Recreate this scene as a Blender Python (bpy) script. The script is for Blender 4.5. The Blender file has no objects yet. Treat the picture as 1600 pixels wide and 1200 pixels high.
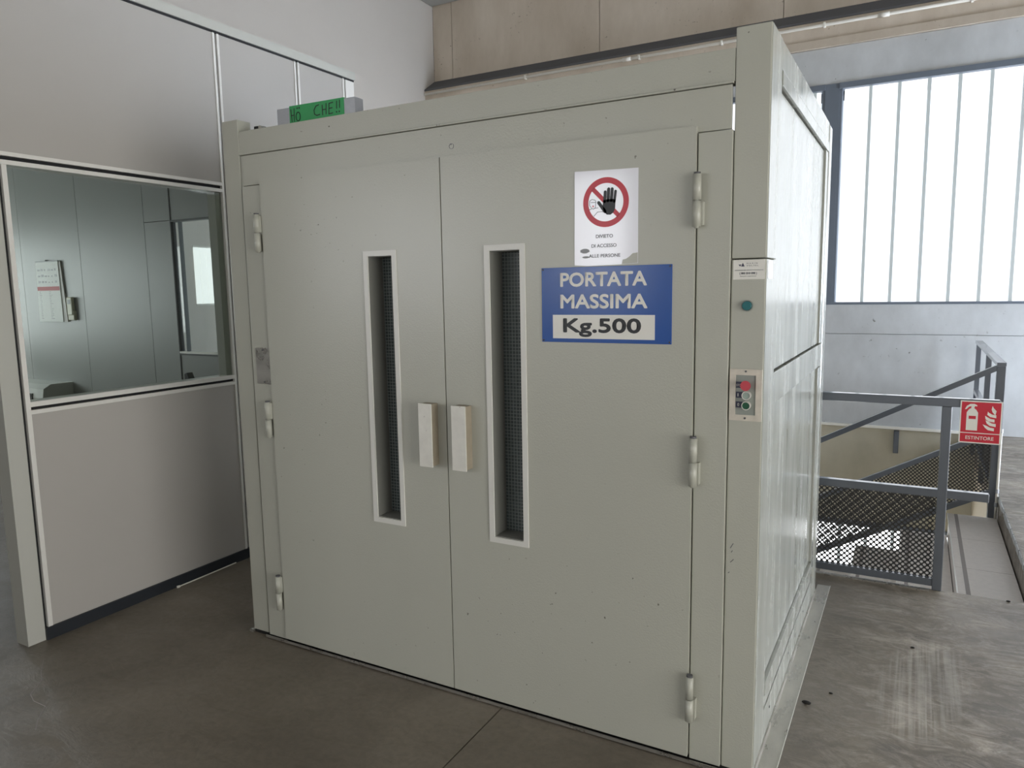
import bpy, bmesh, math, random
from mathutils import Vector, Matrix, Euler
random.seed(7)
C = bpy.context.scene.collection
S = bpy.context.scene

# ------------------------------------------------------------------ camera, world, exposure
cd = bpy.data.cameras.new('camera'); cam = bpy.data.objects.new('camera', cd); C.objects.link(cam)
cam.location = (2.58322, -2.19520, 1.52722)
cam.rotation_euler = tuple(math.radians(a) for a in (82.63136, 0.95941, 28.87175))
cd.sensor_width = 36; cd.lens = 1142.8877 / 1600 * 36; cd.clip_start = 0.02; cd.clip_end = 200
S.camera = cam
w = bpy.data.worlds.new('world'); S.world = w; w.use_nodes = True
w.node_tree.nodes['Background'].inputs[0].default_value = (0.75, 0.85, 1, 1)
w.node_tree.nodes['Background'].inputs[1].default_value = 0.6
S.view_settings.view_transform = 'Standard'; S.view_settings.look = 'None'
S.view_settings.exposure = 1.1; S.view_settings.gamma = 1; S.view_settings.use_curve_mapping = False
WIN_BACK, WIN_FRONT, WIN_LOW, FILL_OFFICE, WIN_REFLECTION, FILL_RIGHT, FILL_DOOR, FILL_GATE = .74, 4.6, 2.4, 3.4, .62, 14.5, .6, 3.7

# ------------------------------------------------------------------ materials
def lin(c):
    return tuple(((v/255)/12.92 if v/255 <= .04045 else ((v/255+.055)/1.055)**2.4) for v in c) + (1,)

def mat(name, rgb, rough=.5, metal=0, var=0., vscale=4, stretch=(1,1,1), bump=0, bscale=60, rvar=0, coat=0, rgb2=None, spec=.5, detail=6):
    m = bpy.data.materials.new(name); m.use_nodes = True
    nt = m.node_tree; b = nt.nodes['Principled BSDF']
    col = lin(rgb); b.inputs['Base Color'].default_value = col
    b.inputs['Roughness'].default_value = rough; b.inputs['Metallic'].default_value = metal
    b.inputs['Coat Weight'].default_value = coat; b.inputs['Coat Roughness'].default_value = .08
    b.inputs['Specular IOR Level'].default_value = spec
    tc = nt.nodes.new('ShaderNodeTexCoord'); geo = nt.nodes.new('ShaderNodeNewGeometry')
    mp = nt.nodes.new('ShaderNodeMapping'); mp.inputs['Scale'].default_value = stretch
    nt.links.new(geo.outputs['Position'], mp.inputs['Vector'])
    if var or rvar or rgb2:
        n = nt.nodes.new('ShaderNodeTexNoise'); n.inputs['Scale'].default_value = vscale; n.inputs['Detail'].default_value = detail
        n.inputs['Roughness'].default_value = .62
        nt.links.new(mp.outputs[0], n.inputs['Vector'])
        r = nt.nodes.new('ShaderNodeValToRGB'); r.color_ramp.elements[0].position = .3; r.color_ramp.elements[1].position = .7
        c2 = lin(rgb2) if rgb2 else tuple(min(1, v*(1+var)) for v in col[:3])+(1,)
        c1 = col if rgb2 else tuple(v*(1-var) for v in col[:3])+(1,)
        r.color_ramp.elements[0].color = c1; r.color_ramp.elements[1].color = c2
        nt.links.new(n.outputs['Fac'], r.inputs['Fac']); nt.links.new(r.outputs['Color'], b.inputs['Base Color'])
        if rvar:
            mr = nt.nodes.new('ShaderNodeMapRange'); mr.inputs[1].default_value = .3; mr.inputs[2].default_value = .7
            mr.inputs[3].default_value = max(.02, rough-rvar); mr.inputs[4].default_value = min(1, rough+rvar)
            nt.links.new(n.outputs['Fac'], mr.inputs[0]); nt.links.new(mr.outputs[0], b.inputs['Roughness'])
    if bump:
        n2 = nt.nodes.new('ShaderNodeTexNoise'); n2.inputs['Scale'].default_value = bscale; n2.inputs['Detail'].default_value = 3
        nt.links.new(mp.outputs[0], n2.inputs['Vector'])
        bp = nt.nodes.new('ShaderNodeBump'); bp.inputs['Strength'].default_value = bump; bp.inputs['Distance'].default_value = .002
        nt.links.new(n2.outputs['Fac'], bp.inputs['Height']); nt.links.new(bp.outputs[0], b.inputs['Normal'])
    return m

def emis(name, rgb, strength):
    m = bpy.data.materials.new(name); m.use_nodes = True; nt = m.node_tree; b = nt.nodes['Principled BSDF']
    b.inputs['Base Color'].default_value = (.3, .3, .3, 1); b.inputs['Roughness'].default_value = .3
    b.inputs['Emission Color'].default_value = lin(rgb); b.inputs['Emission Strength'].default_value = strength
    return m

def glass(name, tint=(.85, .92, .9), refl=1.0):
    m = bpy.data.materials.new(name); m.use_nodes = True; nt = m.node_tree
    for n in list(nt.nodes): nt.nodes.remove(n)
    o = nt.nodes.new('ShaderNodeOutputMaterial'); t = nt.nodes.new('ShaderNodeBsdfTransparent'); g = nt.nodes.new('ShaderNodeBsdfGlossy')
    t.inputs[0].default_value = tint+(1,); g.inputs['Roughness'].default_value = .02
    f = nt.nodes.new('ShaderNodeLayerWeight'); f.inputs['Blend'].default_value = .5
    pw = nt.nodes.new('ShaderNodeMath'); pw.operation = 'POWER'; pw.inputs[1].default_value = 5
    ma = nt.nodes.new('ShaderNodeMath'); ma.operation = 'MULTIPLY_ADD'; ma.inputs[1].default_value = .96; ma.inputs[2].default_value = .04
    nt.links.new(f.outputs['Facing'], pw.inputs[0]); nt.links.new(pw.outputs[0], ma.inputs[0])
    mx = nt.nodes.new('ShaderNodeMixShader')
    nt.links.new(ma.outputs[0], mx.inputs[0]); nt.links.new(t.outputs[0], mx.inputs[1]); nt.links.new(g.outputs[0], mx.inputs[2])
    nt.links.new(mx.outputs[0], o.inputs[0])
    return m

M = {}
def add_spots(m, scale, lo, hi, dark, mscale=1.2):
    nt = m.node_tree; b = nt.nodes['Principled BSDF']; N = nt.nodes.new; L = nt.links.new
    g = N('ShaderNodeNewGeometry'); n = N('ShaderNodeTexNoise'); n.inputs['Scale'].default_value = scale; n.inputs['Detail'].default_value = 4; L(g.outputs['Position'], n.inputs['Vector'])
    n2 = N('ShaderNodeTexNoise'); n2.inputs['Scale'].default_value = mscale; n2.inputs['Detail'].default_value = 3; L(g.outputs['Position'], n2.inputs['Vector'])
    a = N('ShaderNodeMapRange'); a.inputs[1].default_value = lo; a.inputs[2].default_value = hi; L(n.outputs['Fac'], a.inputs[0])
    c = N('ShaderNodeMapRange'); c.inputs[1].default_value = .5; c.inputs[2].default_value = .64; L(n2.outputs['Fac'], c.inputs[0])
    mu = N('ShaderNodeMath'); mu.operation = 'MULTIPLY'; L(a.outputs[0], mu.inputs[0]); L(c.outputs[0], mu.inputs[1])
    x = N('ShaderNodeMix'); x.data_type = 'RGBA'; L(mu.outputs[0], x.inputs[0])
    src = b.inputs['Base Color'].links[0].from_socket; L(src, x.inputs[6]); x.inputs[7].default_value = lin(dark); L(x.outputs[2], b.inputs['Base Color'])
M['paint'] = mat('lift_paint', (172,172,160), .37, var=.015, vscale=1.5, bump=.3, bscale=170, rvar=.02, coat=.4)
M['paint'].node_tree.nodes['Principled BSDF'].inputs['Coat Roughness'].default_value = .27
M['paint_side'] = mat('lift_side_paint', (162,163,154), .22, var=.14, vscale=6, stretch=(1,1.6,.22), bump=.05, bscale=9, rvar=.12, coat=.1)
M['paint_trim'] = mat('window_trim_paint', (208,207,200), .35, var=.03)
M['reveal'] = mat('reveal_paint', (120,120,114), .5)
M['handle'] = mat('worn_handle_metal', (215,213,204), .4, metal=.1, var=.08, vscale=14)
M['handle_side'] = mat('handle_wood_edge', (150,140,122), .6, var=.1, vscale=20)
M['black'] = mat('black_rubber', (14,14,16), .6)
M['gap'] = mat('dark_gap', (20,19,17), .9)
M['steel'] = mat('brushed_steel', (175,172,165), .3, metal=.85, var=.12, vscale=12, rvar=.1)
M['flash'] = mat('worn_floor_plate', (178,175,165), .32, metal=.55, var=.18, vscale=9, stretch=(2,.7,1), rvar=.12, bump=.3, bscale=40)
M['panelgrey'] = mat('partition_laminate', (178,174,168), .5, var=.02, vscale=1.3)
M['strip'] = mat('partition_profile', (232,230,224), .35, metal=.15)
M['post'] = mat('partition_post', (188,188,180), .4)
M['skirt'] = mat('skirting_dark', (34,38,44), .5, var=.1, vscale=10)
M['plaster'] = mat('light_plaster', (196,190,182), .8, var=.02, vscale=1.2)
M['white'] = mat('white_paint', (225,222,214), .6)
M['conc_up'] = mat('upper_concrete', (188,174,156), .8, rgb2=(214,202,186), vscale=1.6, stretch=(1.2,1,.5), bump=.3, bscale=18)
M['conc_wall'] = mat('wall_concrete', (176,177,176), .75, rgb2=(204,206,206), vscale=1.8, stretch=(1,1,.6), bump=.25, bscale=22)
M['conc_tan'] = mat('lower_wall_concrete', (176,171,152), .8, rgb2=(200,194,175), vscale=2, stretch=(1,1,.5), bump=.3, bscale=22)
M['ledge'] = mat('bitumen_flashing', (92,92,94), .75, var=.1, vscale=3, stretch=(.6,1,1))
M['frame'] = mat('window_frame_grey', (104,112,122), .5, var=.03)
M['mull'] = emis('glass_channel_flange', (190,206,208), .2)
M['rail'] = mat('guard_rail_steel', (92,97,104), .3, metal=.3, var=.05, vscale=8, coat=.9)
M['mesh'] = mat('perforated_sheet_steel', (48,47,45), .5, metal=.25, var=.15, vscale=20)
M['tile'] = mat('stair_tile', (222,214,206), .5, var=.05, vscale=30, bump=.15, bscale=120)
M['nose'] = mat('nosing_profile', (225,222,214), .3, metal=.4)
M['groove'] = mat('tile_groove', (150,142,136), .6)
M['glow'] = emis('channel_glass_daylit', (243,248,255), WIN_BACK)
M['glow_front'] = emis('channel_glass_front', (248,250,255), WIN_FRONT)
M['fill_right'] = emis('fill_right_glow', (226,238,255), FILL_RIGHT)
M['fill_door'] = emis('fill_door_glow', (250,250,252), FILL_DOOR)
M['fill_gate'] = emis('fill_gate_glow', (252,251,248), FILL_GATE)
M['glow_low'] = emis('channel_glass_low', (250,252,255), WIN_LOW)
M['fill_office'] = emis('fill_office_glow', (240,246,250), FILL_OFFICE)
M['glow_reflection'] = emis('window_reflection_glow', (236,240,242), WIN_REFLECTION)
M['pane'] = glass('clear_pane', (.84,.87,.845))
M['pane2'] = glass('end_pane', (.97,.98,.975))
M['blue'] = mat('blue_sign', (30,78,150), .22)
M['signwhite'] = mat('sign_white', (222,220,212), .35)
M['ink'] = mat('sign_ink', (32,34,36), .4)
M['paper'] = mat('laminated_paper', (222,222,228), .16, coat=.5)
M['red'] = mat('sign_red', (188,34,52), .3)
M['greyink'] = mat('faded_ink', (110,112,116), .4)
M['smear'] = mat('smear_ink', (150,152,154), .5)
M['green'] = mat('green_paper', (56,156,92), .6, var=.04)
M['alu'] = mat('aluminium_bar', (168,170,174), .45, metal=.5, var=.06, vscale=30)
M['btn_red'] = mat('stop_button', (190,70,80), .4)
M['btn_green'] = mat('green_button', (30,84,58), .35)
M['btn_grey'] = mat('grey_button', (150,165,155), .4)
M['pilot'] = mat('pilot_lens', (40,104,108), .15, coat=.6)
M['boxgrey'] = mat('control_insert', (138,143,136), .5)
M['dkblue'] = mat('legend_plate', (58,60,80), .4)
M['plateb'] = mat('control_plate', (205,198,184), .38, metal=.2, var=.12, vscale=30)
M['foil'] = mat('peeling_foil', (190,190,184), .2, metal=.8, var=.4, vscale=60)
M['cream'] = mat('ac_cream', (196,198,192), .4)
M['dark'] = mat('dark_plastic', (44,50,50), .4)
M['remote'] = mat('remote_ivory', (205,203,178), .45)
M['calendar'] = mat('calendar_paper', (240,243,240), .6)
M['calred'] = mat('calendar_red', (190,90,92), .6)
M['dirt'] = mat('black_crumb', (22,20,18), .8)
M['chair'] = mat('chair_black', (28,32,32), .5)
M['pipe'] = mat('conduit_white', (232,228,218), .4)
M['ceil'] = mat('ceiling_white', (168,168,164), .8)
M['office_dark'] = mat('office_wall_laminate', (150,152,150), .4, var=.03, vscale=2)
M['beige'] = mat('beige_side', (200,188,164), .7)

add_spots(M['paint'], 55, .70, .74, (90,86,76)); add_spots(M['conc_up'], 26, .66, .72, (120,108,94), 2); add_spots(M['conc_wall'], 24, .68, .74, (120,118,112), 2); add_spots(M['handle'], 60, .66, .72, (120,105,85), 8)
def floor_mat():
    m = bpy.data.materials.new('floor_concrete'); m.use_nodes = True; nt = m.node_tree; b = nt.nodes['Principled BSDF']
    N = nt.nodes.new; L = nt.links.new
    g = N('ShaderNodeNewGeometry')
    def noise(sc, det, stretch=(1,1,1), rot=0, rough=.6, dist=0):
        mp = N('ShaderNodeMapping'); mp.inputs['Scale'].default_value = stretch; mp.inputs['Rotation'].default_value = (0,0,rot)
        L(g.outputs['Position'], mp.inputs['Vector'])
        n = N('ShaderNodeTexNoise'); n.inputs['Scale'].default_value = sc; n.inputs['Detail'].default_value = det
        n.inputs['Roughness'].default_value = rough; n.inputs['Distortion'].default_value = dist
        L(mp.outputs[0], n.inputs['Vector']); return n.outputs['Fac']
    def ramp(f, p0, c0, p1, c1):
        r = N('ShaderNodeValToRGB'); e = r.color_ramp.elements; e[0].position = p0; e[1].position = p1; e[0].color = c0; e[1].color = c1
        L(f, r.inputs['Fac']); return r.outputs['Color']
    def mix(t, fac, a, bb):
        x = N('ShaderNodeMix'); x.data_type = 'RGBA'; x.blend_type = t
        if isinstance(fac, float): x.inputs[0].default_value = fac
        else: L(fac, x.inputs[0])
        L(a, x.inputs[6])
        if isinstance(bb, tuple): x.inputs[7].default_value = bb
        else: L(bb, x.inputs[7])
        return x.outputs[2]
    base = ramp(noise(1.3, 7, dist=.6), .3, lin((102,94,82)), .7, lin((132,123,110)))
    # scuffed, worn zone on the traffic side (x > 2.2)
    sep = N('ShaderNodeSeparateXYZ'); L(g.outputs['Position'], sep.inputs[0])
    mr = N('ShaderNodeMapRange'); mr.inputs[1].default_value = 2.2; mr.inputs[2].default_value = 2.6; L(sep.outputs[0], mr.inputs[0])
    scr = ramp(noise(5, 12, (1,2.2,1), math.radians(20), .8, 1.1), .47, (0,0,0,1), .66, (1,1,1,1))
    sc2 = ramp(noise(6, 9, (1.6,1,1), math.radians(-30), .75, .9), .5, (0,0,0,1), .72, (1,1,1,1))
    mu = N('ShaderNodeMath'); mu.operation = 'MULTIPLY'; L(scr, mu.inputs[0]); L(mr.outputs[0], mu.inputs[1])
    mu2 = N('ShaderNodeMath'); mu2.operation = 'MULTIPLY'; L(sc2, mu2.inputs[0]); L(mr.outputs[0], mu2.inputs[1])
    c = mix('MIX', mu.outputs[0], base, lin((176,166,154)))
    mm = N('ShaderNodeMath'); mm.operation = 'MULTIPLY'; L(mu2.outputs[0], mm.inputs[0]); mm.inputs[1].default_value = .45
    c = mix('MIX', mm.outputs[0], c, lin((92,87,80)))
    # bundle of parallel drag scratches left by the pallet trucks
    mp2 = N('ShaderNodeMapping'); mp2.vector_type = 'TEXTURE'; mp2.inputs['Location'].default_value = (2.67, .85, 0); mp2.inputs['Rotation'].default_value = (0,0,math.radians(-7)); mp2.inputs['Scale'].default_value = (.15,.42,1)
    L(g.outputs['Position'], mp2.inputs['Vector'])
    ln = N('ShaderNodeVectorMath'); ln.operation = 'LENGTH'; L(mp2.outputs[0], ln.inputs[0])
    msk = N('ShaderNodeMapRange'); msk.inputs[1].default_value = 1.1; msk.inputs[2].default_value = .75; L(ln.outputs['Value'], msk.inputs[0])
    par = ramp(noise(60, 2, (1,.02,0), math.radians(7), .6), .42, (0,0,0,1), .6, (1,1,1,1))
    m3 = N('ShaderNodeMath'); m3.operation = 'MULTIPLY'; L(par, m3.inputs[0]); L(msk.outputs[0], m3.inputs[1])
    m4 = N('ShaderNodeMath'); m4.operation = 'MULTIPLY'; L(m3.outputs[0], m4.inputs[0]); m4.inputs[1].default_value = .6
    c = mix('MIX', m4.outputs[0], c, lin((178,172,162)))
    blot = ramp(noise(2.2, 6, (1,1.3,1), .4, .6, 1.0), .38, (.80,.78,.76,1), .62, (1.25,1.23,1.2,1))
    c = mix('MULTIPLY', mr.outputs[0], c, blot)
    spk = ramp(noise(40, 6), .3, (.82,.82,.82,1), .6, (1,1,1,1))
    c = mix('MULTIPLY', 1.0, c, spk)
    L(c, b.inputs['Base Color'])
    rr = N('ShaderNodeMapRange'); rr.inputs[1].default_value = .3; rr.inputs[2].default_value = .7; rr.inputs[3].default_value = .3; rr.inputs[4].default_value = .52
    L(noise(3, 8, dist=1), rr.inputs[0]); L(rr.outputs[0], b.inputs['Roughness'])
    bp = N('ShaderNodeBump'); bp.inputs['Strength'].default_value = .35; bp.inputs['Distance'].default_value = .003
    L(scr, bp.inputs['Height']); L(bp.outputs[0], b.inputs['Normal'])
    return m
M['floor'] = floor_mat()

def wired_glass():
    m = bpy.data.materials.new('wired_glass'); m.use_nodes = True; nt = m.node_tree; b = nt.nodes['Principled BSDF']
    g = nt.nodes.new('ShaderNodeNewGeometry'); mp = nt.nodes.new('ShaderNodeMapping'); mp.inputs['Rotation'].default_value = (math.pi/2, 0, 0)
    nt.links.new(g.outputs['Position'], mp.inputs[0])
    br = nt.nodes.new('ShaderNodeTexBrick'); br.offset = 0; br.inputs['Scale'].default_value = 1
    br.inputs['Brick Width'].default_value = .0125; br.inputs['Row Height'].default_value = .0125; br.inputs['Mortar Size'].default_value = .0014
    br.inputs['Color1'].default_value = lin((62,70,70)); br.inputs['Color2'].default_value = lin((74,82,82)); br.inputs['Mortar'].default_value = lin((120,126,124))
    nt.links.new(mp.outputs[0], br.inputs['Vector']); nt.links.new(br.outputs['Color'], b.inputs['Base Color'])
    b.inputs['Roughness'].default_value = .12
    bp = nt.nodes.new('ShaderNodeBump'); bp.inputs['Strength'].default_value = .5; bp.inputs['Distance'].default_value = .002
    nt.links.new(br.outputs['Fac'], bp.inputs['Height']); nt.links.new(bp.outputs[0], b.inputs['Normal'])
    return m
M['wired'] = wired_glass()

# ------------------------------------------------------------------ mesh helpers (world coordinates)
def B(): return bmesh.new()
def box(bm, x0, x1, y0, y1, z0, z1, bev=0):
    if x0 > x1: x0, x1 = x1, x0
    if y0 > y1: y0, y1 = y1, y0
    if z0 > z1: z0, z1 = z1, z0
    vs = [bm.verts.new(p) for p in ((x0,y0,z0),(x1,y0,z0),(x1,y1,z0),(x0,y1,z0),(x0,y0,z1),(x1,y0,z1),(x1,y1,z1),(x0,y1,z1))]
    fs = [bm.faces.new([vs[i] for i in f]) for f in ((3,2,1,0),(4,5,6,7),(0,1,5,4),(1,2,6,5),(2,3,7,6),(3,0,4,7))]
    if bev:
        es = list({e for f in fs for e in f.edges})
        bmesh.ops.bevel(bm, geom=es, offset=bev, segments=2, affect='EDGES', profile=.5)
    return bm
def bx(*a, bev=0): return box(B(), *a, bev=bev)
def cyl(bm, p0, p1, r, seg=16, r2=None):
    p0, p1 = Vector(p0), Vector(p1); d = p1-p0; r2 = r if r2 is None else r2
    q = d.to_track_quat('Z', 'Y'); ring = []
    for p, rr in ((p0, r), (p1, r2)):
        ring.append([bm.verts.new(p + q @ Vector((rr*math.cos(2*math.pi*i/seg), rr*math.sin(2*math.pi*i/seg), 0))) for i in range(seg)])
    for i in range(seg):
        bm.faces.new((ring[0][i], ring[0][(i+1)%seg], ring[1][(i+1)%seg], ring[1][i]))
    bm.faces.new(ring[0][::-1]); bm.faces.new(ring[1])
    return bm
def bar(bm, p0, p1, w, h):
    """rectangular bar from p0 to p1, w across (horizontal), h high, top face on the line"""
    p0, p1 = Vector(p0), Vector(p1); d = (p1-p0).normalized()
    up = Vector((0,0,1)) if abs(d.z) < .95 else Vector((0,1,0))
    s = d.cross(up).normalized(); u = s.cross(d).normalized()
    vs = []
    for p in (p0, p1):
        for a, b_ in ((-1,-1),(1,-1),(1,0),(-1,0)):
            vs.append(bm.verts.new(p + s*(a*w/2) + u*(h if b_ == -1 else 0)*(-1)))
    for f in ((0,1,2,3),(7,6,5,4),(0,4,5,1),(1,5,6,2),(2,6,7,3),(3,7,4,0)): bm.faces.new([vs[i] for i in f])
    return bm
def prism_xz(bm, pts, y0, y1):
    a = [bm.verts.new((x, y0, z)) for x, z in pts]; b_ = [bm.verts.new((x, y1, z)) for x, z in pts]; n = len(pts)
    bm.faces.new(a); bm.faces.new(b_[::-1])
    for i in range(n): bm.faces.new((a[i], b_[i], b_[(i+1)%n], a[(i+1)%n]))
    return bm
def prism_yz(bm, pts, x0, x1):
    a = [bm.verts.new((x0, y, z)) for y, z in pts]; b_ = [bm.verts.new((x1, y, z)) for y, z in pts]; n = len(pts)
    bm.faces.new(a); bm.faces.new(b_[::-1])
    for i in range(n): bm.faces.new((a[i], b_[i], b_[(i+1)%n], a[(i+1)%n]))
    return bm
def ring_xz(bm, cx, cz, r0, r1, y0, y1, seg=48):
    V = [[bm.verts.new((cx+r*math.cos(2*math.pi*i/seg), y, cz+r*math.sin(2*math.pi*i/seg))) for i in range(seg)] for r, y in ((r0,y0),(r1,y0),(r1,y1),(r0,y1))]
    for k in range(4):
        for i in range(seg):
            bm.faces.new((V[k][i], V[k][(i+1)%seg], V[(k+1)%4][(i+1)%seg], V[(k+1)%4][i]))
    return bm
def frame_xz(bm, x0, x1, z0, z1, t, y0, y1, bev=0):
    """mitred picture frame"""
    o = [(x0,z0),(x1,z0),(x1,z1),(x0,z1)]; i = [(x0+t,z0+t),(x1-t,z0+t),(x1-t,z1-t),(x0+t,z1-t)]
    for k in range(4):
        prism_xz(bm, [o[k], o[(k+1)%4], i[(k+1)%4], i[k]], y0, y1)
    return bm

def capsule(bm, x0, z0, x1, z1, r):
    d = math.atan2(z1-z0, x1-x0); p = []
    for i in range(9): t = d+math.pi/2+math.pi*i/8; p.append((x0+r*math.cos(t), z0+r*math.sin(t)))
    for i in range(9): t = d-math.pi/2+math.pi*i/8; p.append((x1+r*math.cos(t), z1+r*math.sin(t)))
    prism_xz(bm, p, yh, yh+.0004)
WL = {}
def link(name, me, m, parent, loc):
    o = bpy.data.objects.new(name, me); C.objects.link(o)
    if m is not None and not me.materials: me.materials.append(M[m] if isinstance(m, str) else m)
    WL[o.name] = Vector(loc)
    if parent is not None:
        o.parent = parent; o.location = Vector(loc) - WL[parent.name]
    else: o.location = loc
    return o
def ob(name, bm, m, parent=None, smooth=False):
    bmesh.ops.recalc_face_normals(bm, faces=bm.faces[:])
    xs = [v.co for v in bm.verts]
    c = Vector([(min(v[i] for v in xs)+max(v[i] for v in xs))/2 for i in range(3)])
    if parent is None: c.z = min(v.z for v in xs)
    for v in bm.verts: v.co -= c
    me = bpy.data.meshes.new(name); bm.to_mesh(me); bm.free()
    if smooth:
        for p in me.polygons: p.use_smooth = len(p.vertices) == 4
    return link(name, me, m, parent, c)
def dup(o, off, parent=None, name=None):
    """copy of a part and its children, moved by off, sharing mesh data"""
    c = o.copy(); C.objects.link(c)
    p = parent if parent is not None else o.parent
    c.parent = p; WL[c.name] = WL[o.name] + Vector(off)
    c.location = WL[c.name] - (WL[p.name] if p else Vector())
    for ch in list(o.children):
        d = ch.copy(); C.objects.link(d); d.parent = c; WL[d.name] = WL[ch.name]+Vector(off); d.location = ch.location.copy()
    return c
def root(name, loc, label=None, cat=None, group=None, kind=None):
    o = bpy.data.objects.new(name, None); C.objects.link(o); o.location = loc; WL[o.name] = Vector(loc); o.empty_display_size = .1
    return tag(o, label, cat, group, kind)
def tag(o, label=None, cat=None, group=None, kind=None):
    if label: o['label'] = label
    if cat: o['category'] = cat
    if group: o['group'] = group
    if kind: o['kind'] = kind
    return o
def struct(name, bm, m, parent=None):
    o = ob(name, bm, m, parent)
    if parent is None: o['kind'] = 'structure'
    return o
def text_bm(s, size, x, y, z, align='LEFT', bold=0, depth=.0004, xs=1.0, rot=None, width=None, height=None):
    """flat lettering standing in an XZ plane facing -Y; width/height fit the word to a box (x,z = lower left)"""
    cu = bpy.data.curves.new('t', 'FONT'); cu.body = s; cu.size = size; cu.align_x = align; cu.extrude = depth; cu.resolution_u = 4
    t = bpy.data.objects.new('t', cu); C.objects.link(t)
    dg = bpy.context.evaluated_depsgraph_get(); me = bpy.data.meshes.new_from_object(t.evaluated_get(dg))
    bm = B(); bm.from_mesh(me); bpy.data.objects.remove(t); bpy.data.curves.remove(cu); bpy.data.meshes.remove(me)
    if width:
        xa = min(v.co.x for v in bm.verts); xb = max(v.co.x for v in bm.verts); ya = min(v.co.y for v in bm.verts); yb = max(v.co.y for v in bm.verts)
        sx = width/(xb-xa); sy = (height/(yb-ya)) if height else sx
        for v in bm.verts: v.co.x = (v.co.x-xa)*sx; v.co.y = (v.co.y-ya)*sy
    else:
        for v in bm.verts: v.co.x *= xs
    if bold:
        me = bpy.data.meshes.new('b'); bm.to_mesh(me)
        for ax_, az_ in ((1,0),(-1,0),(0,1),(0,-1),(.7,.7),(-.7,.7),(.7,-.7),(-.7,-.7)):
            n0 = len(bm.verts); bm.from_mesh(me); bm.verts.ensure_lookup_table()
            for v in bm.verts[n0:]: v.co.x += ax_*bold; v.co.y += az_*bold; v.co.z += .00002*ax_
        bpy.data.meshes.remove(me)
    mtx = Matrix.Translation((x, y, z)) @ (rot or Matrix()) @ Matrix.Rotation(math.pi/2, 4, 'X')
    bm.transform(mtx)
    return bm
def merge(bm, other):
    me = bpy.data.meshes.new('tmp'); other.to_mesh(me); other.free(); bm.from_mesh(me); bpy.data.meshes.remove(me); return bm

# ================================================================== STRUCTURE
Y0, YU, XL = 6.405, 6.64, -3.47
VX0, VX1, VY = -0.45, 3.16, 1.885
fl = struct('floor', bx(-6.6, 7, -7, VY-.02, -.34, -.03), 'gap')
box_ = [(-6.6, 1.3095, -7, VY), (1.3145, 7, -7, VY), (VX1, 7, VY, YU), (-6.6, VX0, VY, YU)]
for a in box_:
    ob('slab', bx(*a, -.3 if a[3] > 3 else -.06, 0), 'floor', fl)
# rough broken arris where the raised slab meets the stairs
eb = B()
y = VY
while y < Y0-.1:
    d = random.uniform(.05, .16); box(eb, VX1-.004-random.uniform(0,.006), VX1+.02, y, y+d*.9, -.03-random.uniform(0,.02), -.0015, bev=.002); y += d
o = ob('slab_arris', eb, 'conc_wall', fl)
# lower storey
struct('floor_lower', bx(-6.6, 7, VY, 6.9, -3.35, -3.2), 'tile')
struct('wall_stairwell_right', bx(VX1, VX1+.2, VY, Y0, -3.2, -.3), 'beige')
struct('wall_stairwell_front', bx(VX0, VX1, VY-.2, VY, -3.2, -.06), 'conc_wall')
struct('wall_stairwell_left', bx(VX0-.2, VX0, VY, Y0, -3.2, -.3), 'conc_wall')

wb = B()
box(wb, XL-.3, 7, Y0+.1, Y0+.35, -3.2, -2.6); box(wb, XL-.3, 7, Y0+.1, Y0+.35, -1.05, 1.2)
back = struct('wall_back', wb, 'conc_tan')
ob('panel', bx(XL, 7, Y0, Y0+.12, -1.05, -.012), 'conc_tan', back)
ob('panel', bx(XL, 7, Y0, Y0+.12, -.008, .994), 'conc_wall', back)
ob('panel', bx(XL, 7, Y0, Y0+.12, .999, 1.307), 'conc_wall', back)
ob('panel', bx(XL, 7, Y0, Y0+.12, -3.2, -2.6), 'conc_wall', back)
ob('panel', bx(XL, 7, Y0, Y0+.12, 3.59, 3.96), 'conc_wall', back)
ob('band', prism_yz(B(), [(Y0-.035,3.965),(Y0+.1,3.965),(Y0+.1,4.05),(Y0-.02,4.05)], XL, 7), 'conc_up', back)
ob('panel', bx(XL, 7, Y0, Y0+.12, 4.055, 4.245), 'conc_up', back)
ob('ledge_flashing', prism_yz(B(), [(Y0-.012,4.235),(Y0+.002,4.235),(YU+.02,4.40),(YU+.02,4.415),(YU,4.415),(Y0-.012,4.255)], XL, 7), 'ledge', back)
xs = [XL, -3.16, -1.0, 1.15, 3.3, 5.45, 7]
for a, b_ in zip(xs, xs[1:]):
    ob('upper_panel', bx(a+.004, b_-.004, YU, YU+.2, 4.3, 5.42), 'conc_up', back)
ob('backing', bx(XL-.3, 7, Y0+.36, YU+.4, 3.55, 5.5), 'gap', back)

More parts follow.
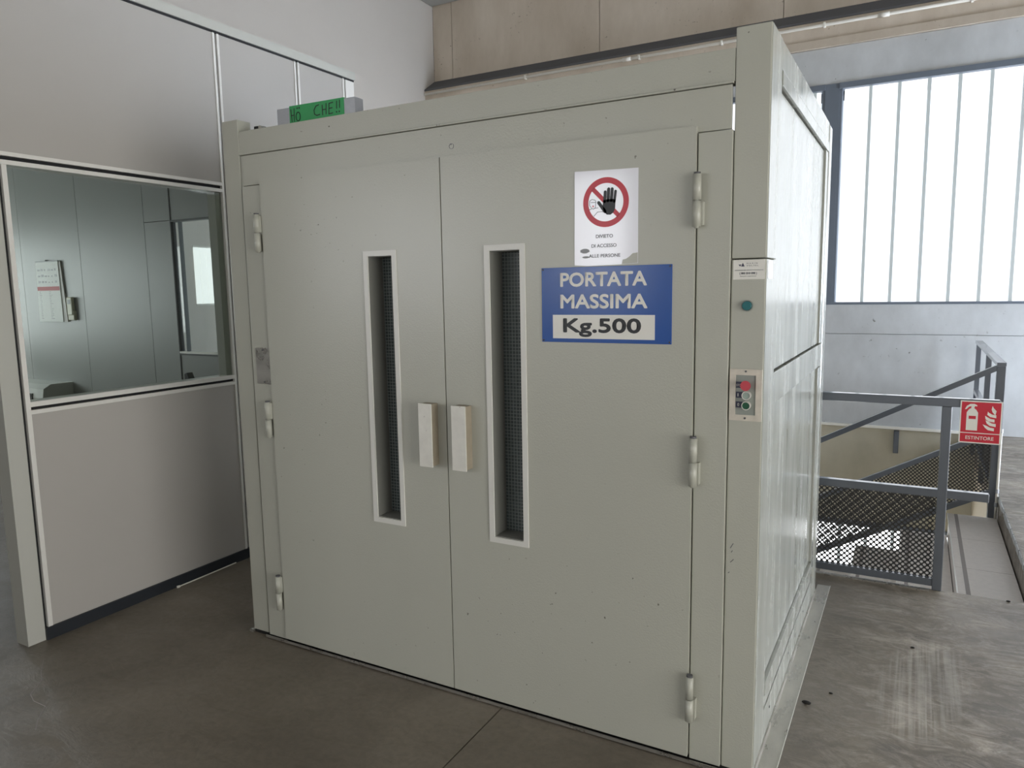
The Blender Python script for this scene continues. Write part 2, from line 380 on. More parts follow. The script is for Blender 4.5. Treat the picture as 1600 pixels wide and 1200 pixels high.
def channel_window(name, x0, x1, z0, z1, y, glow, sgn=1, fx0=.0):
    """frame with vertical channel-glass panes 262 mm wide; sgn=1: room on -y side"""
    r = B(); d = .06*sgn
    box(r, x0, x1, y-.02*sgn, y+.12*sgn, z1-.055, z1+.002); box(r, x0, x1, y-.005*sgn, y+.12*sgn, z0-.0, z0+.025)
    box(r, x0-.0, x0+.03, y-.005*sgn, y+.12*sgn, z0+.026, z1-.056); box(r, x1-.03, x1, y-.005*sgn, y+.12*sgn, z0+.026, z1-.056)
    o = struct(name, r, 'frame')
    n = int((x1-x0-.06)/.262); step = .262
    x = x0+.03; first = None; fm = None
    while x < x1-.04:
        e = min(x+step, x1-.03)
        if e-x > step-.001 and first:
            dup(first, (x-fx, 0, 0)); dup(fm, (x-fx, 0, 0))
        else:
            p = ob('pane', bx(x+.017, e-.017, y+.05*sgn, y+.065*sgn, z0+.026, z1-.056), glow, o)
            q = ob('mullion', bx(e-.015, e+.015, y+.028*sgn, y+.07*sgn, z0+.026, z1-.056), 'mull', o) if e < x1-.04 else None
            if first is None: first, fm, fx = p, q, x
        x = e
    return o
channel_window('window_1', 1.765, 6.9, 1.307, 3.59, Y0, 'glow')
channel_window('window_2', XL+.25, 1.63, 1.307, 3.59, Y0, 'glow')
ob('window_post', bx(1.628, 1.767, Y0-.01, Y0+.12, 1.307, 3.592), 'frame', back)
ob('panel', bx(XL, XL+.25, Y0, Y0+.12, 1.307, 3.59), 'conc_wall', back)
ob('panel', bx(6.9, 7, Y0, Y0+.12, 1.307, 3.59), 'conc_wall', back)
channel_window('window_3', VX0, 3.1, -2.6, -1.05, Y0, 'glow_low')
struct('trim_1', bx(-.4, VX1, Y0-.045, Y0-.001, -.002, .024, bev=.003), 'pipe')
tag(ob('wall_bracket', box(box(B(), 2.43, 2.468, Y0-.05, Y0-.001, -.25, -.02, bev=.003), 2.424, 2.474, Y0-.006, Y0-.001, -.262, -.015), 'rail'),
    'short dark steel bracket hanging on the concrete wall below the windows', 'bracket')

# conduit along the wall below the flashing
cn = tag(ob('wall_conduit', cyl(B(), (XL+.02, Y0-.03, 4.185), (7, Y0-.03, 4.185), .016, 12), 'pipe', smooth=True), 'thin white conduit running along the concrete ledge under the ceiling', 'pipe')
for x in (-1.9, -.4, .55, 1.6, 2.9):
    ob('pipe_clip', bx(x-.012, x+.012, Y0-.052, Y0, 4.162, 4.208, bev=.003), 'pipe', cn)
for x in (-.55, 2.15):
    ob('coupling', cyl(B(), (x-.05, Y0-.03, 4.185), (x+.05, Y0-.03, 4.185), .023, 12), 'pipe', cn, True)

# side, ceiling and front walls
wl_ = struct('wall_left', bx(XL-.2, XL, 1.84, YU, -3.2, 5.42), 'plaster')
struct('wall_left_return', bx(-6.6, XL, 1.84, 2.0, 0, 5.42), 'plaster')
struct('wall_left_far', bx(-6.8, -6.6, -7, 1.84, 0, 5.42), 'plaster')
wr_ = B(); box(wr_, 7, 7.2, -7, YU, -3.2, 0); box(wr_, 7, 7.2, -7, -4.2, 0, 2.6); box(wr_, 7, 7.2, -7, YU, 2.6, 5.5); box(wr_, 7, 7.2, -.2, 3.9, 0, 2.6); box(wr_, 7, 7.2, 6.3, YU, 0, 2.6); box(wr_, 7, 7.2, 3.9, 6.3, 2.2, 2.6)
struct('wall_right', wr_, 'plaster')
d3 = struct('added_fill_gate', box(box(box(B(), 6.98, 7.1, -4.2, -4.14, 0, 2.6), 6.98, 7.1, -.26, -.2, 0, 2.6), 6.98, 7.1, -4.14, -.26, 2.55, 2.6), 'frame')  # unseen glowing gate, added to fill the partition and the lift flank
for k in range(4):
    ob('pane', bx(7.04, 7.06, -4.13+.968*k, -4.13+.968*k+.94, .02, 2.54), 'fill_gate', d3)
w8 = struct('added_fill_right', box(box(B(), 7, 7.1, 3.9, 6.3, 0, .06), 7, 7.1, 3.9, 6.3, 2.16, 2.2), 'frame')  # unseen glowing window, added to brighten the back wall and right-hand floor
for k in range(9):
    ob('pane', bx(7.04, 7.055, 3.92+.262*k, 3.92+.262*k+.245, .06, 2.16), 'fill_right', w8)
    ob('mullion', bx(7.03, 7.06, 3.92+.262*k+.245, 3.92+.262*(k+1), .06, 2.16), 'mull', w8)
ce = B(); box(ce, -6.8, 7.2, -7.2, YU+.2, 5.42, 5.6)
ce = struct('ceiling', ce, 'ceil')
for x in [XL+.01+1.2*i for i in range(9)]:
    for yy in [YU-.01-1.2*j for j in range(1, 11)]:
        ob('ceiling_tile', bx(x, min(x+1.19, 6.99), yy, yy+1.19, 5.40, 5.42), 'ceil', ce)
wf = B(); box(wf, -6.8, 1.8, -7.2, -7, 0, 1.3); box(wf, -6.8, 7.2, -7.2, -7, 3.05, 5.5); box(wf, -6.8, -5.6, -7.2, -7, 1.3, 3.05); box(wf, -.7, 7.2, -7.2, -7, 2.5, 3.05); box(wf, -.7, 1.8, -7.2, -7, 1.3, 2.5); box(wf, 6.7, 7.2, -7.2, -7, 0, 2.5); box(wf, -3.0, -1.6, -7.2, -7, 1.3, 3.05)
struct('wall_front', wf, 'plaster')
channel_window('window_4', -5.6, -3.0, 1.3, 3.05, -7, 'glow_front', -1)
channel_window('window_5', -1.6, -.7, 1.3, 3.05, -7, 'glow_front', -1)
d2 = struct('added_fill_door', box(box(B(), 1.8, 1.86, -7.1, -6.98, 0, 2.5), 6.64, 6.7, -7.1, -6.98, 0, 2.5), 'frame')  # unseen glowing door, added as low fill light from behind the camera
for k in range(4):
    ob('pane', bx(1.87+1.195*k, 1.87+1.195*k+1.16, -7.06, -7.04, .02, 2.48), 'fill_door', d2)

# ---------------------------------------------------------------- glazed office partition (x = -0.777)
PX, PT = -.777, .08
part = root('wall_partition', (PX, .6, 0), kind='structure')
def pstrip(name, y0, y1, z0, z1, m, d=0, t=PT): return ob(name, bx(PX-t, PX+d, y0, y1, z0, z1), m, part)
pstrip('post', -.567, -.492, 0, 2.079, 'post', 0, .09)
pstrip('gasket', -.492, -.478, .055, 2.079, 'black', -.012)
pstrip('frame_strip', -.478, -.458, .055, 2.079, 'strip', .004)
joints = [.655, 1.242]
for j in joints:
    pstrip('frame_strip', j-.021, j-.007, .055, 2.917, 'strip', .004)
    pstrip('gasket', j-.007, j+.007, .055, 2.917, 'black', -.012)
    pstrip('frame_strip', j+.007, j+.021, .055, 2.917, 'strip', .004)
pstrip('frame_strip', 1.648, 1.664, .055, 2.917, 'strip', .004)
pstrip('gasket', 1.664, 1.678, .055, 2.917, 'black', -.012)
pstrip('end_post', 1.678, 1.76, 0, 2.917, 'strip', .002, .09)
for z0, z1, m in ((2.115,2.132,'strip'),(2.098,2.115,'black'),(2.080,2.098,'strip'),(1.054,1.076,'strip'),(1.040,1.054,'black'),(1.022,1.040,'strip')):
    pstrip('glazing_bar' if m == 'strip' else 'gasket', -.458 if z0 < 2 else -1.5, .634, z0, z1, m, .004 if m == 'strip' else -.012)
pstrip('panel', -1.5, .634, 2.132, 2.912, 'panelgrey')
pstrip('panel', -.458, .634, .056, 1.022, 'panelgrey')
pstrip('panel', .676, 1.221, .056, 2.912, 'panelgrey')
pstrip('panel', 1.263, 1.648, .056, 2.912, 'panelgrey')
pstrip('jamb', .60, .634, 1.076, 2.080, 'post', -.02)
ob('pane', bx(PX-.018, PX-.012, -.458, .634, 1.076, 2.080), 'pane', part)
pstrip('top_channel', -1.5, 1.765, 2.922, 2.972, 'post', .012, .1)
pstrip('gasket', -.567, 1.76, 2.911, 2.922, 'black', .004)
pstrip('skirting', -.492, 1.64, .0, .056, 'skirt', .012)
# doorway and the rest of the office
struct('door_1', box(box(B(), PX-.09, PX, -1.5, -1.44, 0, 2.079), PX-.09, PX, -1.44, -.567, 2.03, 2.079), 'post')
struct('wall_office_front', box(B(), -6.6, PX, -1.56, -1.5, 0, 2.96), 'panelgrey')
struct('ceiling_office', bx(-6.6, PX-.1, -1.5, 1.84, 2.90, 2.96), 'ceil')
oe = root('wall_office_end', (-3.6, 1.76, 0), kind='structure')
def oep(name, x0, x1, z0, z1, m='office_dark', y0=1.76, y1=1.8): return ob(name, bx(x0, x1, y0, y1, z0, z1), m, oe)
for x0, x1 in ((-6.6,-4.96),(-4.955,-4.012),(-4.007,-3.082)): oep('panel', x0, x1, 0, 2.9)
oep('panel', -3.077, -2.745, 0, 2.125); oep('panel', -3.077, -2.745, 2.13, 2.9)
oep('panel', -2.738, -.87, 0, 1.05); oep('panel', -2.738, -.87, 2.125, 2.9); oep('panel', -1.62, -.87, 1.05, 2.125)
oep('gasket', -3.09, -2.2, .3, .31, 'black', 1.79, 1.83)
oep('backing', -6.6, -2.92, 0, 2.9, 'gap', 1.8, 1.83)
oep('gasket', -2.745, -2.733, 0, 2.9, 'black', 1.756, 1.8)
oep('gasket', -2.733, -1.62, 2.112, 2.128, 'dark', 1.752, 1.8)
oep('gasket', -2.733, -1.62, 1.036, 1.05, 'dark', 1.752, 1.8)
oep('sill_strip', -2.733, -1.62, 1.05, 1.066, 'strip', 1.75, 1.8)
oep('mullion', -2.660, -2.652, 1.066, 2.112, 'dark', 1.765, 1.8)
ob('pane', bx(-2.733, -1.62, 1.775, 1.781, 1.066, 2.112), 'pane2', oe)
# window reflection in the end pane, modelled as glowing panes on the wall beyond
sw = struct('window_reflection', box(box(B(), XL-.001, XL+.012, 2.515, 2.73, 1.425, 1.44), XL-.001, XL+.012, 2.515, 2.73, 1.975, 1.99), 'white')
for k in range(3):
    ob('pane', bx(XL+.001, XL+.008, 2.52+.07*k, 2.52+.07*k+.064, 1.44, 1.975), 'glow_reflection', sw)
wo = struct('added_fill_office', frame_xz(B(), -1.35, 1.35, .95, 2.25, .05, -6.6, -6.56), 'post')  # unseen glowing window, added to light the office interior
for v in wo.data.vertices: v.co = Vector((v.co.y, v.co.x, v.co.z))
wo.location = (-6.59, .1, .95); WL[wo.name] = Vector((-6.59, .1, .95))
ob('pane', bx(-6.6, -6.585, -1.2, 1.4, 1.0, 2.2), 'fill_office', wo)

# ================================================================== GOODS LIFT
W, D, H = 2.2, 1.56, 2.24
lift = root('goods_lift', (1.1, .78, 0), 'large grey-green painted steel goods lift enclosure with double doors', 'lift')
# posts
ob('corner_post', bx(0, .094, 0, .07, .012, H, bev=.003), 'paint', lift)
ob('corner_post', bx(2.103, W, 0, .168, .012, 1.602, bev=.003), 'paint', lift)
ob('corner_post', bx(2.103, W, 0, .168, 1.605, H+.003, bev=.003), 'paint', lift)
ob('corner_post', bx(2.12, W+.004, 1.452, D, .0, H-.004, bev=.008), 'paint_side', lift)
ob('corner_post', bx(0, .09, 1.47, D, .0, H-.004, bev=.003), 'paint', lift)
# right post carries its glossy flank as a separate face plate
ob('post_flank', bx(W, W+.0015, .003, .1675, .014, 1.6005), 'paint_side', lift)
ob('post_flank', bx(W, W+.0015, .003, .1675, 1.6065, H), 'paint_side', lift)
# front frame
ob('header_beam', bx(.0952, 2.1018, .001, .06, 2.10, 2.19, bev=.001), 'paint', lift)
ob('header_lip', bx(.098, 2.1, -.007, .02, 2.094, 2.1015, bev=.002), 'paint', lift)
ob('header_panel', bx(.1105, 2.0955, -.002, .010, 1.9705, 2.092, bev=.0015), 'paint', lift)
ob('jamb_strip', bx(.097, .1075, .003, .05, .02, 2.092), 'paint', lift)
ob('jamb_panel', bx(.1095, .2205, -.010, .05, .014, 1.967, bev=.0015), 'paint', lift)
ob('jamb_panel', bx(2.0035, 2.1012, -.010, .05, .014, 1.967, bev=.0015), 'paint', lift)
ob('frame_backing', box(box(box(B(), .09, .24, .05, .07, 0, 2.09), 1.985, 2.11, .05, .07, 0, 1.962), .24, 2.05, .05, .07, 1.962, 2.09), 'gap', lift)
ob('header_flange', bx(.096, 2.10, .0605, .165, 2.183, 2.19), 'paint', lift)
ob('threshold', box(box(B(), .0, 2.2, -.001, .10, .0, .0115), .1, 2.1, -.020, -.004, .004, .010), 'gap', lift)
ob('threshold_lip', bx(.1, 2.1, -.024, -.0205, .004, .0155), 'steel', lift)
# doors
def door(x0, x1, wx0, wx1, hx0, hx1, lab):
    z0, z1, f, bk = .024, 1.986, -.022, .048
    wz0, wz1 = .652, 1.659
    bm = B()
    def r(a, b_, c, d): box(bm, a, b_, f, bk, c, d)
    # one leaf with a slot: build as a ring of four connected slabs
    o_ = [(x0,z0),(x1,z0),(x1,z1),(x0,z1)]; i_ = [(wx0,wz0),(wx1,wz0),(wx1,wz1),(wx0,wz1)]
    vo = [[bm.verts.new((x, y, z)) for x, z in o_] for y in (f, bk)]; vi = [[bm.verts.new((x, y, z)) for x, z in i_] for y in (f, bk)]
    for k in range(4):
        n = (k+1) % 4
        bm.faces.new((vo[0][k], vo[0][n], vi[0][n], vi[0][k])); bm.faces.new((vo[1][n], vo[1][k], vi[1][k], vi[1][n]))
        bm.faces.new((vo[0][n], vo[0][k], vo[1][k], vo[1][n])); bm.faces.new((vi[0][k], vi[0][n], vi[1][n], vi[1][k]))
    d = ob('door', bm, 'paint', lift)
    d['label'] = lab
    ob('window_trim', frame_xz(B(), wx0-.019, wx1+.019, wz0-.019, wz1+.019, .0195, f-.005, f+.002), 'paint_trim', d)
    rv = B(); t = .003; y0, y1 = f+.003, .0595
    box(rv, wx0, wx0+t, y0, y1, wz0, wz1); box(rv, wx1-t, wx1, y0, y1, wz0, wz1); box(rv, wx0+t, wx1-t, y0, y1, wz0, wz0+t); box(rv, wx0+t, wx1-t, y0, y1, wz1-t, wz1)
    ob('window_reveal', rv, 'reveal', d)
    ob('window_glass', bx(wx0+.0005, wx1-.0005, .06, .066, wz0, wz1), 'wired', d)
    ob('handle', bx(hx0, hx1, -.068, -.064, .890, 1.124, bev=.0012), 'handle', d)
    ob('handle_body', bx(hx0+.004, hx1-.003, -.064, -.0215, .893, 1.121, bev=.001), 'handle_side', d)
    return d
door(.224, 1.1035, .77, .885, 1.012, 1.070, 'left leaf of the double door, with narrow tall window')
door(1.1078, 2.000, 1.299, 1.418, 1.155, 1.215, 'right leaf of the double door, carrying the signs')
ob('door_stop', bx(1.06, 1.15, .050, .056, .02, 1.98), 'gap', lift)
# hinges
def hinge(x, z, left):
    g = B(); s = -1 if left else 1
    cyl(g, (x, -.034, z-.0745), (x, -.034, z-.0012), .0125, 18); cyl(g, (x, -.034, z+.0012), (x, -.034, z+.0745), .0125, 18)
    cyl(g, (x, -.034, z-.079), (x, -.034, z+.079), .0065, 10)
    h = ob('hinge', g, 'paint', lift, True)
    b1 = B(); box(b1, x-.004, x+.013*s+.004, -.030, .004, z-.07, z-.003); box(b1, x-.012*s-.004*0, x+.004, -.030, -.0215, z+.003, z+.07)
    ob('hinge_leaf', b1, 'paint', h)
    ob('pin_head', cyl(B(), (x, -.034, z+.0746), (x, -.034, z+.080), .010, 12), 'ledge', h)
    return h
for z in (1.772, 1.0, .235): hinge(.209, z, True)
for z in (1.774, .998, .232): hinge(2.008, z, False)
pl = ob('name_plate', bx(.132, .2195, -.0125, -.0102, 1.147, 1.301, bev=.0008), 'steel', lift); pl['label'] = 'blank worn metal plate'
for z in (1.156, 1.292): ob('screw', cyl(B(), (.176, -.0145, z), (.176, -.012, z), .0035, 10), 'ledge', pl)
# paint blemish ring and scratches
ob('drill_hole', merge(cyl(B(), (1.1425,-.0032,2.028), (1.1425,-.0018,2.028), .0022, 8), ring_xz(B(), 1.144, 2.022, .0085, .0097, -.0030, -.0018, 20)), 'greyink', lift)
yh = -.0008
for a in ((2.118,.735,2.126,.750),(2.121,.722,2.124,.727),(2.119,.690,2.128,.700),(2.113,.655,2.116,.658)): sc_ = B(); capsule(sc_, a[0], a[1], a[2], a[3], .0011); ob('scratch', sc_, 'ledge', lift)
# side panels (right flank)
X = W
def side(name, y0, y1, z0, z1, x1, x0=None, m='paint_side', bev=.0015): return ob(name, bx((x0 if x0 else x1-.02), x1, y0, y1, z0, z1, bev=bev), m, lift)
side('side_rail', .175, 1.449, 2.158, H-.001, X+.001)
side('side_rail', .175, 1.449, 2.112, 2.153, X+.004)
side('side_panel', .175, 1.360, 1.262, 2.105, X-.008)
side('side_stile', 1.366, 1.449, 1.262, 2.109, X+.001)
side('side_rail', .175, 1.449, 1.156, 1.256, X+.001)
side('side_panel', .175, 1.350, .235, 1.148, X-.010)
side('side_stile', 1.360, 1.449, .235, 1.150, X+.001)
side('side_rail', .175, 1.449, .185, .230, X+.003)
side('side_rail', .175, 1.449, .135, .181, X-.002)
side('side_rail', .175, 1.449, .012, .131, X+.001)
ob('side_backing', bx(X-.05, X-.03, .17, 1.45, .01, H-.01), 'gap', lift)
for y in (.28, .7, 1.12): ob('rivet', cyl(B(), (X, y, .09), (X+.003, y, .09), .004, 10), 'ledge', lift)
ob('left_side_panel', bx(.004, .024, .071, 1.469, .01, 2.19), 'paint', lift)
ob('back_panel', bx(.09, 2.12, 1.52, 1.54, .01, 2.2), 'paint', lift)
fp = ob('floor_flashing', bx(W+.0016, W+.062, -.3, 1.682, .0005, .0065, bev=.001), 'flash', lift); fp['label'] = 'scuffed bright metal floor strip'
ob('flashing_edge', bx(W+.0605, W+.0625, -.3, 1.682, .006, .0085), 'nose', lift)
ob('flashing_upstand', bx(W+.0016, W+.006, .0, 1.56, .0065, .03), 'flash', lift)
# control panel on the right post
cp = ob('control_panel', frame_xz(B(), 2.106, 2.1985, 1.131, 1.284, .0175, -.0045, .0), 'plateb', lift); cp['label'] = 'push button panel with pale metal surround'
ob('insert', bx(2.1235, 2.181, -.0015, 0, 1.1485, 1.2665), 'boxgrey', cp)
for dz in (1.278, 1.139): ob('screw', cyl(B(), (2.152, -.0075, dz), (2.152, -.0045, dz), .003, 10), 'ledge', cp)
for z, m_, r_ in ((1.238, 'btn_red', .0135), (1.2075, 'btn_grey', .0125), (1.1775, 'btn_green', .0125)):
    if m_ == 'btn_red':
        ob('push_button', merge(cyl(B(), (2.156,-.001,z), (2.156,-.014,z), .008, 16), cyl(B(), (2.156,-.014,z), (2.156,-.026,z), r_*.85, 24, r_*1.1)), m_, cp, True)['label'] = 'red mushroom stop button'
    else:
        ob('push_button', cyl(B(), (2.156,-.001,z), (2.156,-.014,z), .0105, 24), m_, cp, True)
        ob('button_ring', ring_xz(B(), 2.156, z, .0107, .0128, -.016, -.001, 24), 'nose', cp, False)
for z, t_ in ((1.238, 'STOP'), (1.208, '1'), (1.179, '0')):
    ob('legend', bx(2.1245, 2.1435, -.0028, -.0015, z-.0095, z+.0085), 'dkblue', cp)
    hgt = .009 if len(t_) < 2 else .007; wd = {'1': .0022, '0': .005}.get(t_, .0165)
    ob('lettering', text_bm(t_, .01, 2.1265+(.004 if len(t_) < 2 else 0)-.001, -.0030, z-.005, width=wd, height=hgt), 'signwhite', cp)
pi_ = ob('pilot_light', cyl(B(), (2.151,-.012,1.469), (2.151,0,1.469), .0125, 28, .014), 'pilot', lift, True); pi_['label'] = 'round teal pilot lens'
ob('pilot_ring', ring_xz(B(), 2.151, 1.469, .0142, .0168, -.006, 0, 32), 'boxgrey', lift)

# ---------------------------------------------------------------- things on the lift
FY = -.0222   # door face
ls = root('load_sign', (1.716, FY, 1.353), 'blue enamel sign reading PORTATA MASSIMA Kg.500 on the right door', 'sign')
ob('sign_plate', bx(1.4975, 1.9350, FY-.002, FY-.0002, 1.3535, 1.5945, bev=.0008), 'blue', ls)
ob('white_field', bx(1.5375, 1.8825, FY-.0026, FY-.002, 1.366, 1.4425), 'signwhite', ls)
ob('lettering', text_bm('PORTATA', .05, 1.567, FY-.0026, 1.5335, bold=.0017, width=.288, height=.0425), 'signwhite', ls)
ob('lettering', text_bm('MASSIMA', .05, 1.567, FY-.0026, 1.464, bold=.0017, width=.290, height=.0425), 'signwhite', ls)
ob('lettering', text_bm('Kg.500', .06, 1.577, FY-.0030, 1.3735, bold=.0021, width=.26, height=.0565), 'ink', ls)
for x in (1.5035, 1.929):
    for z in (1.3595, 1.5885): ob('screw', cyl(B(), (x, FY-.004, z), (x, FY-.001, z), .0028, 8), 'ink', ls)

pn = root('paper_notice', (1.721, FY, 1.597), 'laminated white no-entry notice with black hand in red prohibition ring, stuck above the blue sign', 'notice')
pts = [(1.6155,1.6),(1.66,1.5965),(1.72,1.5975),(1.77,1.5985),(1.827,1.6005),(1.8275,1.8845),(1.7,1.888),(1.6175,1.8905)]
ob('paper_sheet', prism_xz(B(), pts, FY-.0010, FY-.0002), 'paper', pn)
y = FY-.0013
RC = (1.722, 1.790)
ob('prohibition_ring', ring_xz(B(), RC[0], RC[1], .058, .0755, y-.0003, y+.0002, 64), 'red', pn)
sl = B(); a = math.radians(-45); dx, dz = math.cos(a), math.sin(a); nx, nz = -dz*.0068, dx*.0068
prism_xz(sl, [(RC[0]-dx*.06+nx, RC[1]-dz*.06+nz), (RC[0]+dx*.06+nx, RC[1]+dz*.06+nz), (RC[0]+dx*.06-nx, RC[1]+dz*.06-nz), (RC[0]-dx*.06-nx, RC[1]-dz*.06-nz)], y-.0003, y+.0002)
ob('prohibition_bar', sl, 'red', pn)
hd = B(); yh = y-.0007
hx, hz = RC[0]+.010, RC[1]-.006
prism_xz(hd, [(hx-.0175,hz+.012),(hx-.020,hz-.006),(hx-.016,hz-.022),(hx-.006,hz-.032),(hx+.006,hz-.033),(hx+.016,hz-.026),(hx+.021,hz-.014),(hx+.0225,hz+.012),(hx+.012,hz+.015),(hx-.006,hz+.015)], yh, yh+.0004)
for (a0, b0, a1, b1, rr) in ((-.0135,.008,-.0115,.037,.0047),(-.0025,.010,0,.045,.0049),(.0085,.010,.0115,.0445,.0048),(.0185,.006,.0225,.037,.0042),(-.012,-.022,-.033,.006,.0052)):
    capsule(hd, hx+a0, hz+b0, hx+a1, hz+b1, rr)
ob('hand_symbol', hd, 'ink', pn)
ps = B(); yh = y-.0003
def stroke(p, q, r=.0007): capsule(ps, p[0], p[1], q[0], q[1], r)
fx, fz = RC[0]-.043, RC[1]-.004
head = [(fx-.011,fz+.004),(fx-.0095,fz+.012),(fx-.002,fz+.0155),(fx+.008,fz+.0125),(fx+.0105,fz+.007),(fx+.0085,fz-.010),(fx+.003,fz-.0145),(fx-.003,fz-.012),(fx-.0105,fz-.003)]
for p, q in zip(head, head[1:]+head[:1]): stroke(p, q)
stroke((fx-.006,fz+.006), (fx+.009,fz+.006)); stroke((fx-.004,fz-.013), (fx-.012,fz-.016)); stroke((fx+.006,fz-.012), (fx+.018,fz-.0115))
stroke((fx+.004,fz-.036), (fx+.016,fz-.024)); stroke((fx+.016,fz-.024), (fx+.034,fz-.024))
ob('person_outline', ps, 'ink', pn)
ob('mouth_mark', ring_xz(B(), fx+.001, fz-.006, .0012, .003, y-.0003, y+.0001, 16), 'red', pn)
ob('lettering', text_bm('DIVIETO', .02, 1.6895, y, 1.682, bold=.0002, width=.056, height=.0105), 'greyink', pn)
ob('lettering', text_bm('DI ACCESSO', .02, 1.6745, y, 1.653, bold=.0002, width=.083, height=.0105), 'greyink', pn)
ob('lettering', text_bm('ALLE PERSONE', .02, 1.666, y, 1.622, bold=.0002, width=.104, height=.0105), 'greyink', pn)
sm = B()
for cx_, cz_, a_, b_ in ((1.6515,1.6435,.016,.0075),(1.655,1.624,.012,.0035)):
    prism_xz(sm, [(cx_+a_*math.cos(t*math.pi/8)*(1+.12*math.sin(3*t)), cz_+b_*math.sin(t*math.pi/8)) for t in range(16)], y-.0002, y+.0002)
ob('smudge', sm, 'smear', pn)
cr = B()
prism_xz(cr, [(1.775,1.5995),(1.826,1.6015),(1.8262,1.633),(1.81,1.631),(1.800,1.622),(1.789,1.615),(1.778,1.613)], FY-.0014, FY-.0009)
ob('torn_corner', cr, 'paint', pn)

st = root('service_sticker', (2.153, -.0005, 1.545), 'white service company sticker on the right post above the green pilot light', 'sticker')
ob('sticker_sheet', bx(2.1085, 2.197, -.0012, -.0002, 1.5445, 1.6005, bev=.0004), 'signwhite', st)
lg = B(); prism_xz(lg, [(2.1235,1.5875),(2.1315,1.5875),(2.1275,1.5815)], -.0016, -.0012); prism_xz(lg, [(2.1305,1.5815),(2.1405,1.5815),(2.1355,1.5925)], -.0016, -.0012)
ob('logo', lg, 'dkblue', st)
tt = text_bm('M A R I N', .01, 2.146, -.0014, 1.5885, width=.030, height=.0035); merge(tt, text_bm('V O L T E L', .01, 2.146, -.0014, 1.5815, width=.033, height=.0042))
merge(tt, text_bm('ASCENSORI MONTACARICHI', .01, 2.113, -.0014, 1.5695, width=.079, height=.0028))
merge(tt, text_bm('( 800 810 098 )', .01, 2.127, -.0014, 1.5575, bold=.0003, width=.048, height=.0075))
merge(tt, text_bm('SERVIZIO ASSISTENZA', .01, 2.128, -.0014, 1.5525, width=.046, height=.002))
ob('lettering', tt, 'greyink', st)
tag(ob('foil_remnant', bx(W+.0016, W+.0024, .018, .098, 1.545, 1.5985), 'foil'), 'torn silver sticker remnant on the glossy side of the right post', 'sticker')

# green paper on an aluminium bar on the roof
gb = root('sign_bar', (.44, .11, 2.19), 'short grey metal bar standing on the lift roof edge, wrapped in green paper', 'sign')
def tilt(bm): bm.transform(Matrix.Translation((.44,.1,2.1912)) @ Matrix.Rotation(math.radians(.6), 4, 'Y') @ Matrix.Rotation(math.radians(0), 4, 'Z')); return bm
ob('metal_bar', tilt(bx(-.222, .196, 0, .05, 0, .089, bev=.002)), 'alu', gb)
ob('green_sheet', tilt(bx(-.150, .141, -.002, .052, .0, .0925, bev=.0005)), 'green', gb)
hb = B(); yh = -.0034
def s2(*pts_):
    for p, q in zip(pts_, pts_[1:]): capsule(hb, p[0], p[1], q[0], q[1], .0018 if abs(q[1]-p[1])+abs(q[0]-p[0]) > .003 else .003)
s2((-.140,.078),(-.136,.031)); s2((-.122,.080),(-.123,.031)); s2((-.139,.054),(-.123,.055))
s2(*[(-.101+.0115*math.cos(t*math.pi/8), .047+.017*math.sin(t*math.pi/8)) for t in range(17)]); s2((-.105,.079),(-.1045,.081)); s2((-.094,.079),(-.0935,.081))
ob('handwriting', tilt(hb), 'ink', gb); hb = B()
s2((.012,.079),(-.004,.076),(-.014,.062),(-.012,.046),(0,.040),(.016,.042))
s2((.030,.076),(.031,.038)); s2((.051,.080),(.049,.040)); s2((.031,.058),(.050,.058))
s2((.066,.078),(.064,.038)); s2((.066,.078),(.086,.080)); s2((.065,.059),(.082,.060)); s2((.064,.038),(.084,.040))
s2((.106,.082),(.105,.055)); s2((.104,.042),(.104,.0415)); s2((.121,.084),(.120,.056)); s2((.118,.042),(.118,.0415))
ob('handwriting', tilt(hb), 'ink', gb)

br = root('roof_bracket', (.16, .22, 2.19), 'small angular metal bracket with black clip on the lift roof by the left post', 'bracket')
ob('clip', bx(.112, .135, .07, .12, 2.19, 2.222, bev=.002), 'black', br)
ob('angle', prism_xz(B(), [(.136,2.189),(.205,2.189),(.192,2.203),(.165,2.203),(.150,2.222),(.139,2.222)], .07, .12), 'steel', br)

# ================================================================== GUARD RAIL + PERFORATED SHEETS
def perf(x0, x1, zf0, zf1, y, pitch=.0193, hole=.0074, axis='x'):
    """perforated sheet in the plane y (axis x) or x=y (axis y), between two bottom/top height functions; round holes on a 45 degree lattice"""
    V, F = [], []; s = pitch/math.sqrt(2)   # half diagonal step
    idx = {}
    def vert(u, v):
        k = (round(u, 5), round(v, 5))
        if k not in idx: idx[k] = len(V); V.append((u, v))
        return idx[k]
    nu = int((x1-x0)/s)+2
    zmin = min(zf0(x0), zf0(x1)); zmax = max(zf1(x0), zf1(x1)); nv = int((zmax-zmin)/s)+2
    for i in range(nu):
        for j in range(nv):
            if (i+j) % 2: continue
            u, v = x0+i*s, zmin+j*s
            if u < x0 or u > x1 or v < zf0(u) or v > zf1(u): continue
            sq = []
            for (a, b_) in ((s,0),(s/2,s/2),(0,s),(-s/2,s/2),(-s,0),(-s/2,-s/2),(0,-s),(s/2,-s/2)): sq.append(vert(u+a, v+b_))
            h = [vert(u+hole*math.cos(k*math.pi/4), v+hole*math.sin(k*math.pi/4)) for k in range(8)]
            for k in range(8): F.append((sq[k], sq[(k+1)%8], h[(k+1)%8], h[k]))
    P = [(u, y, v) if axis == 'x' else (y, u, v) for u, v in V]
    return P, F
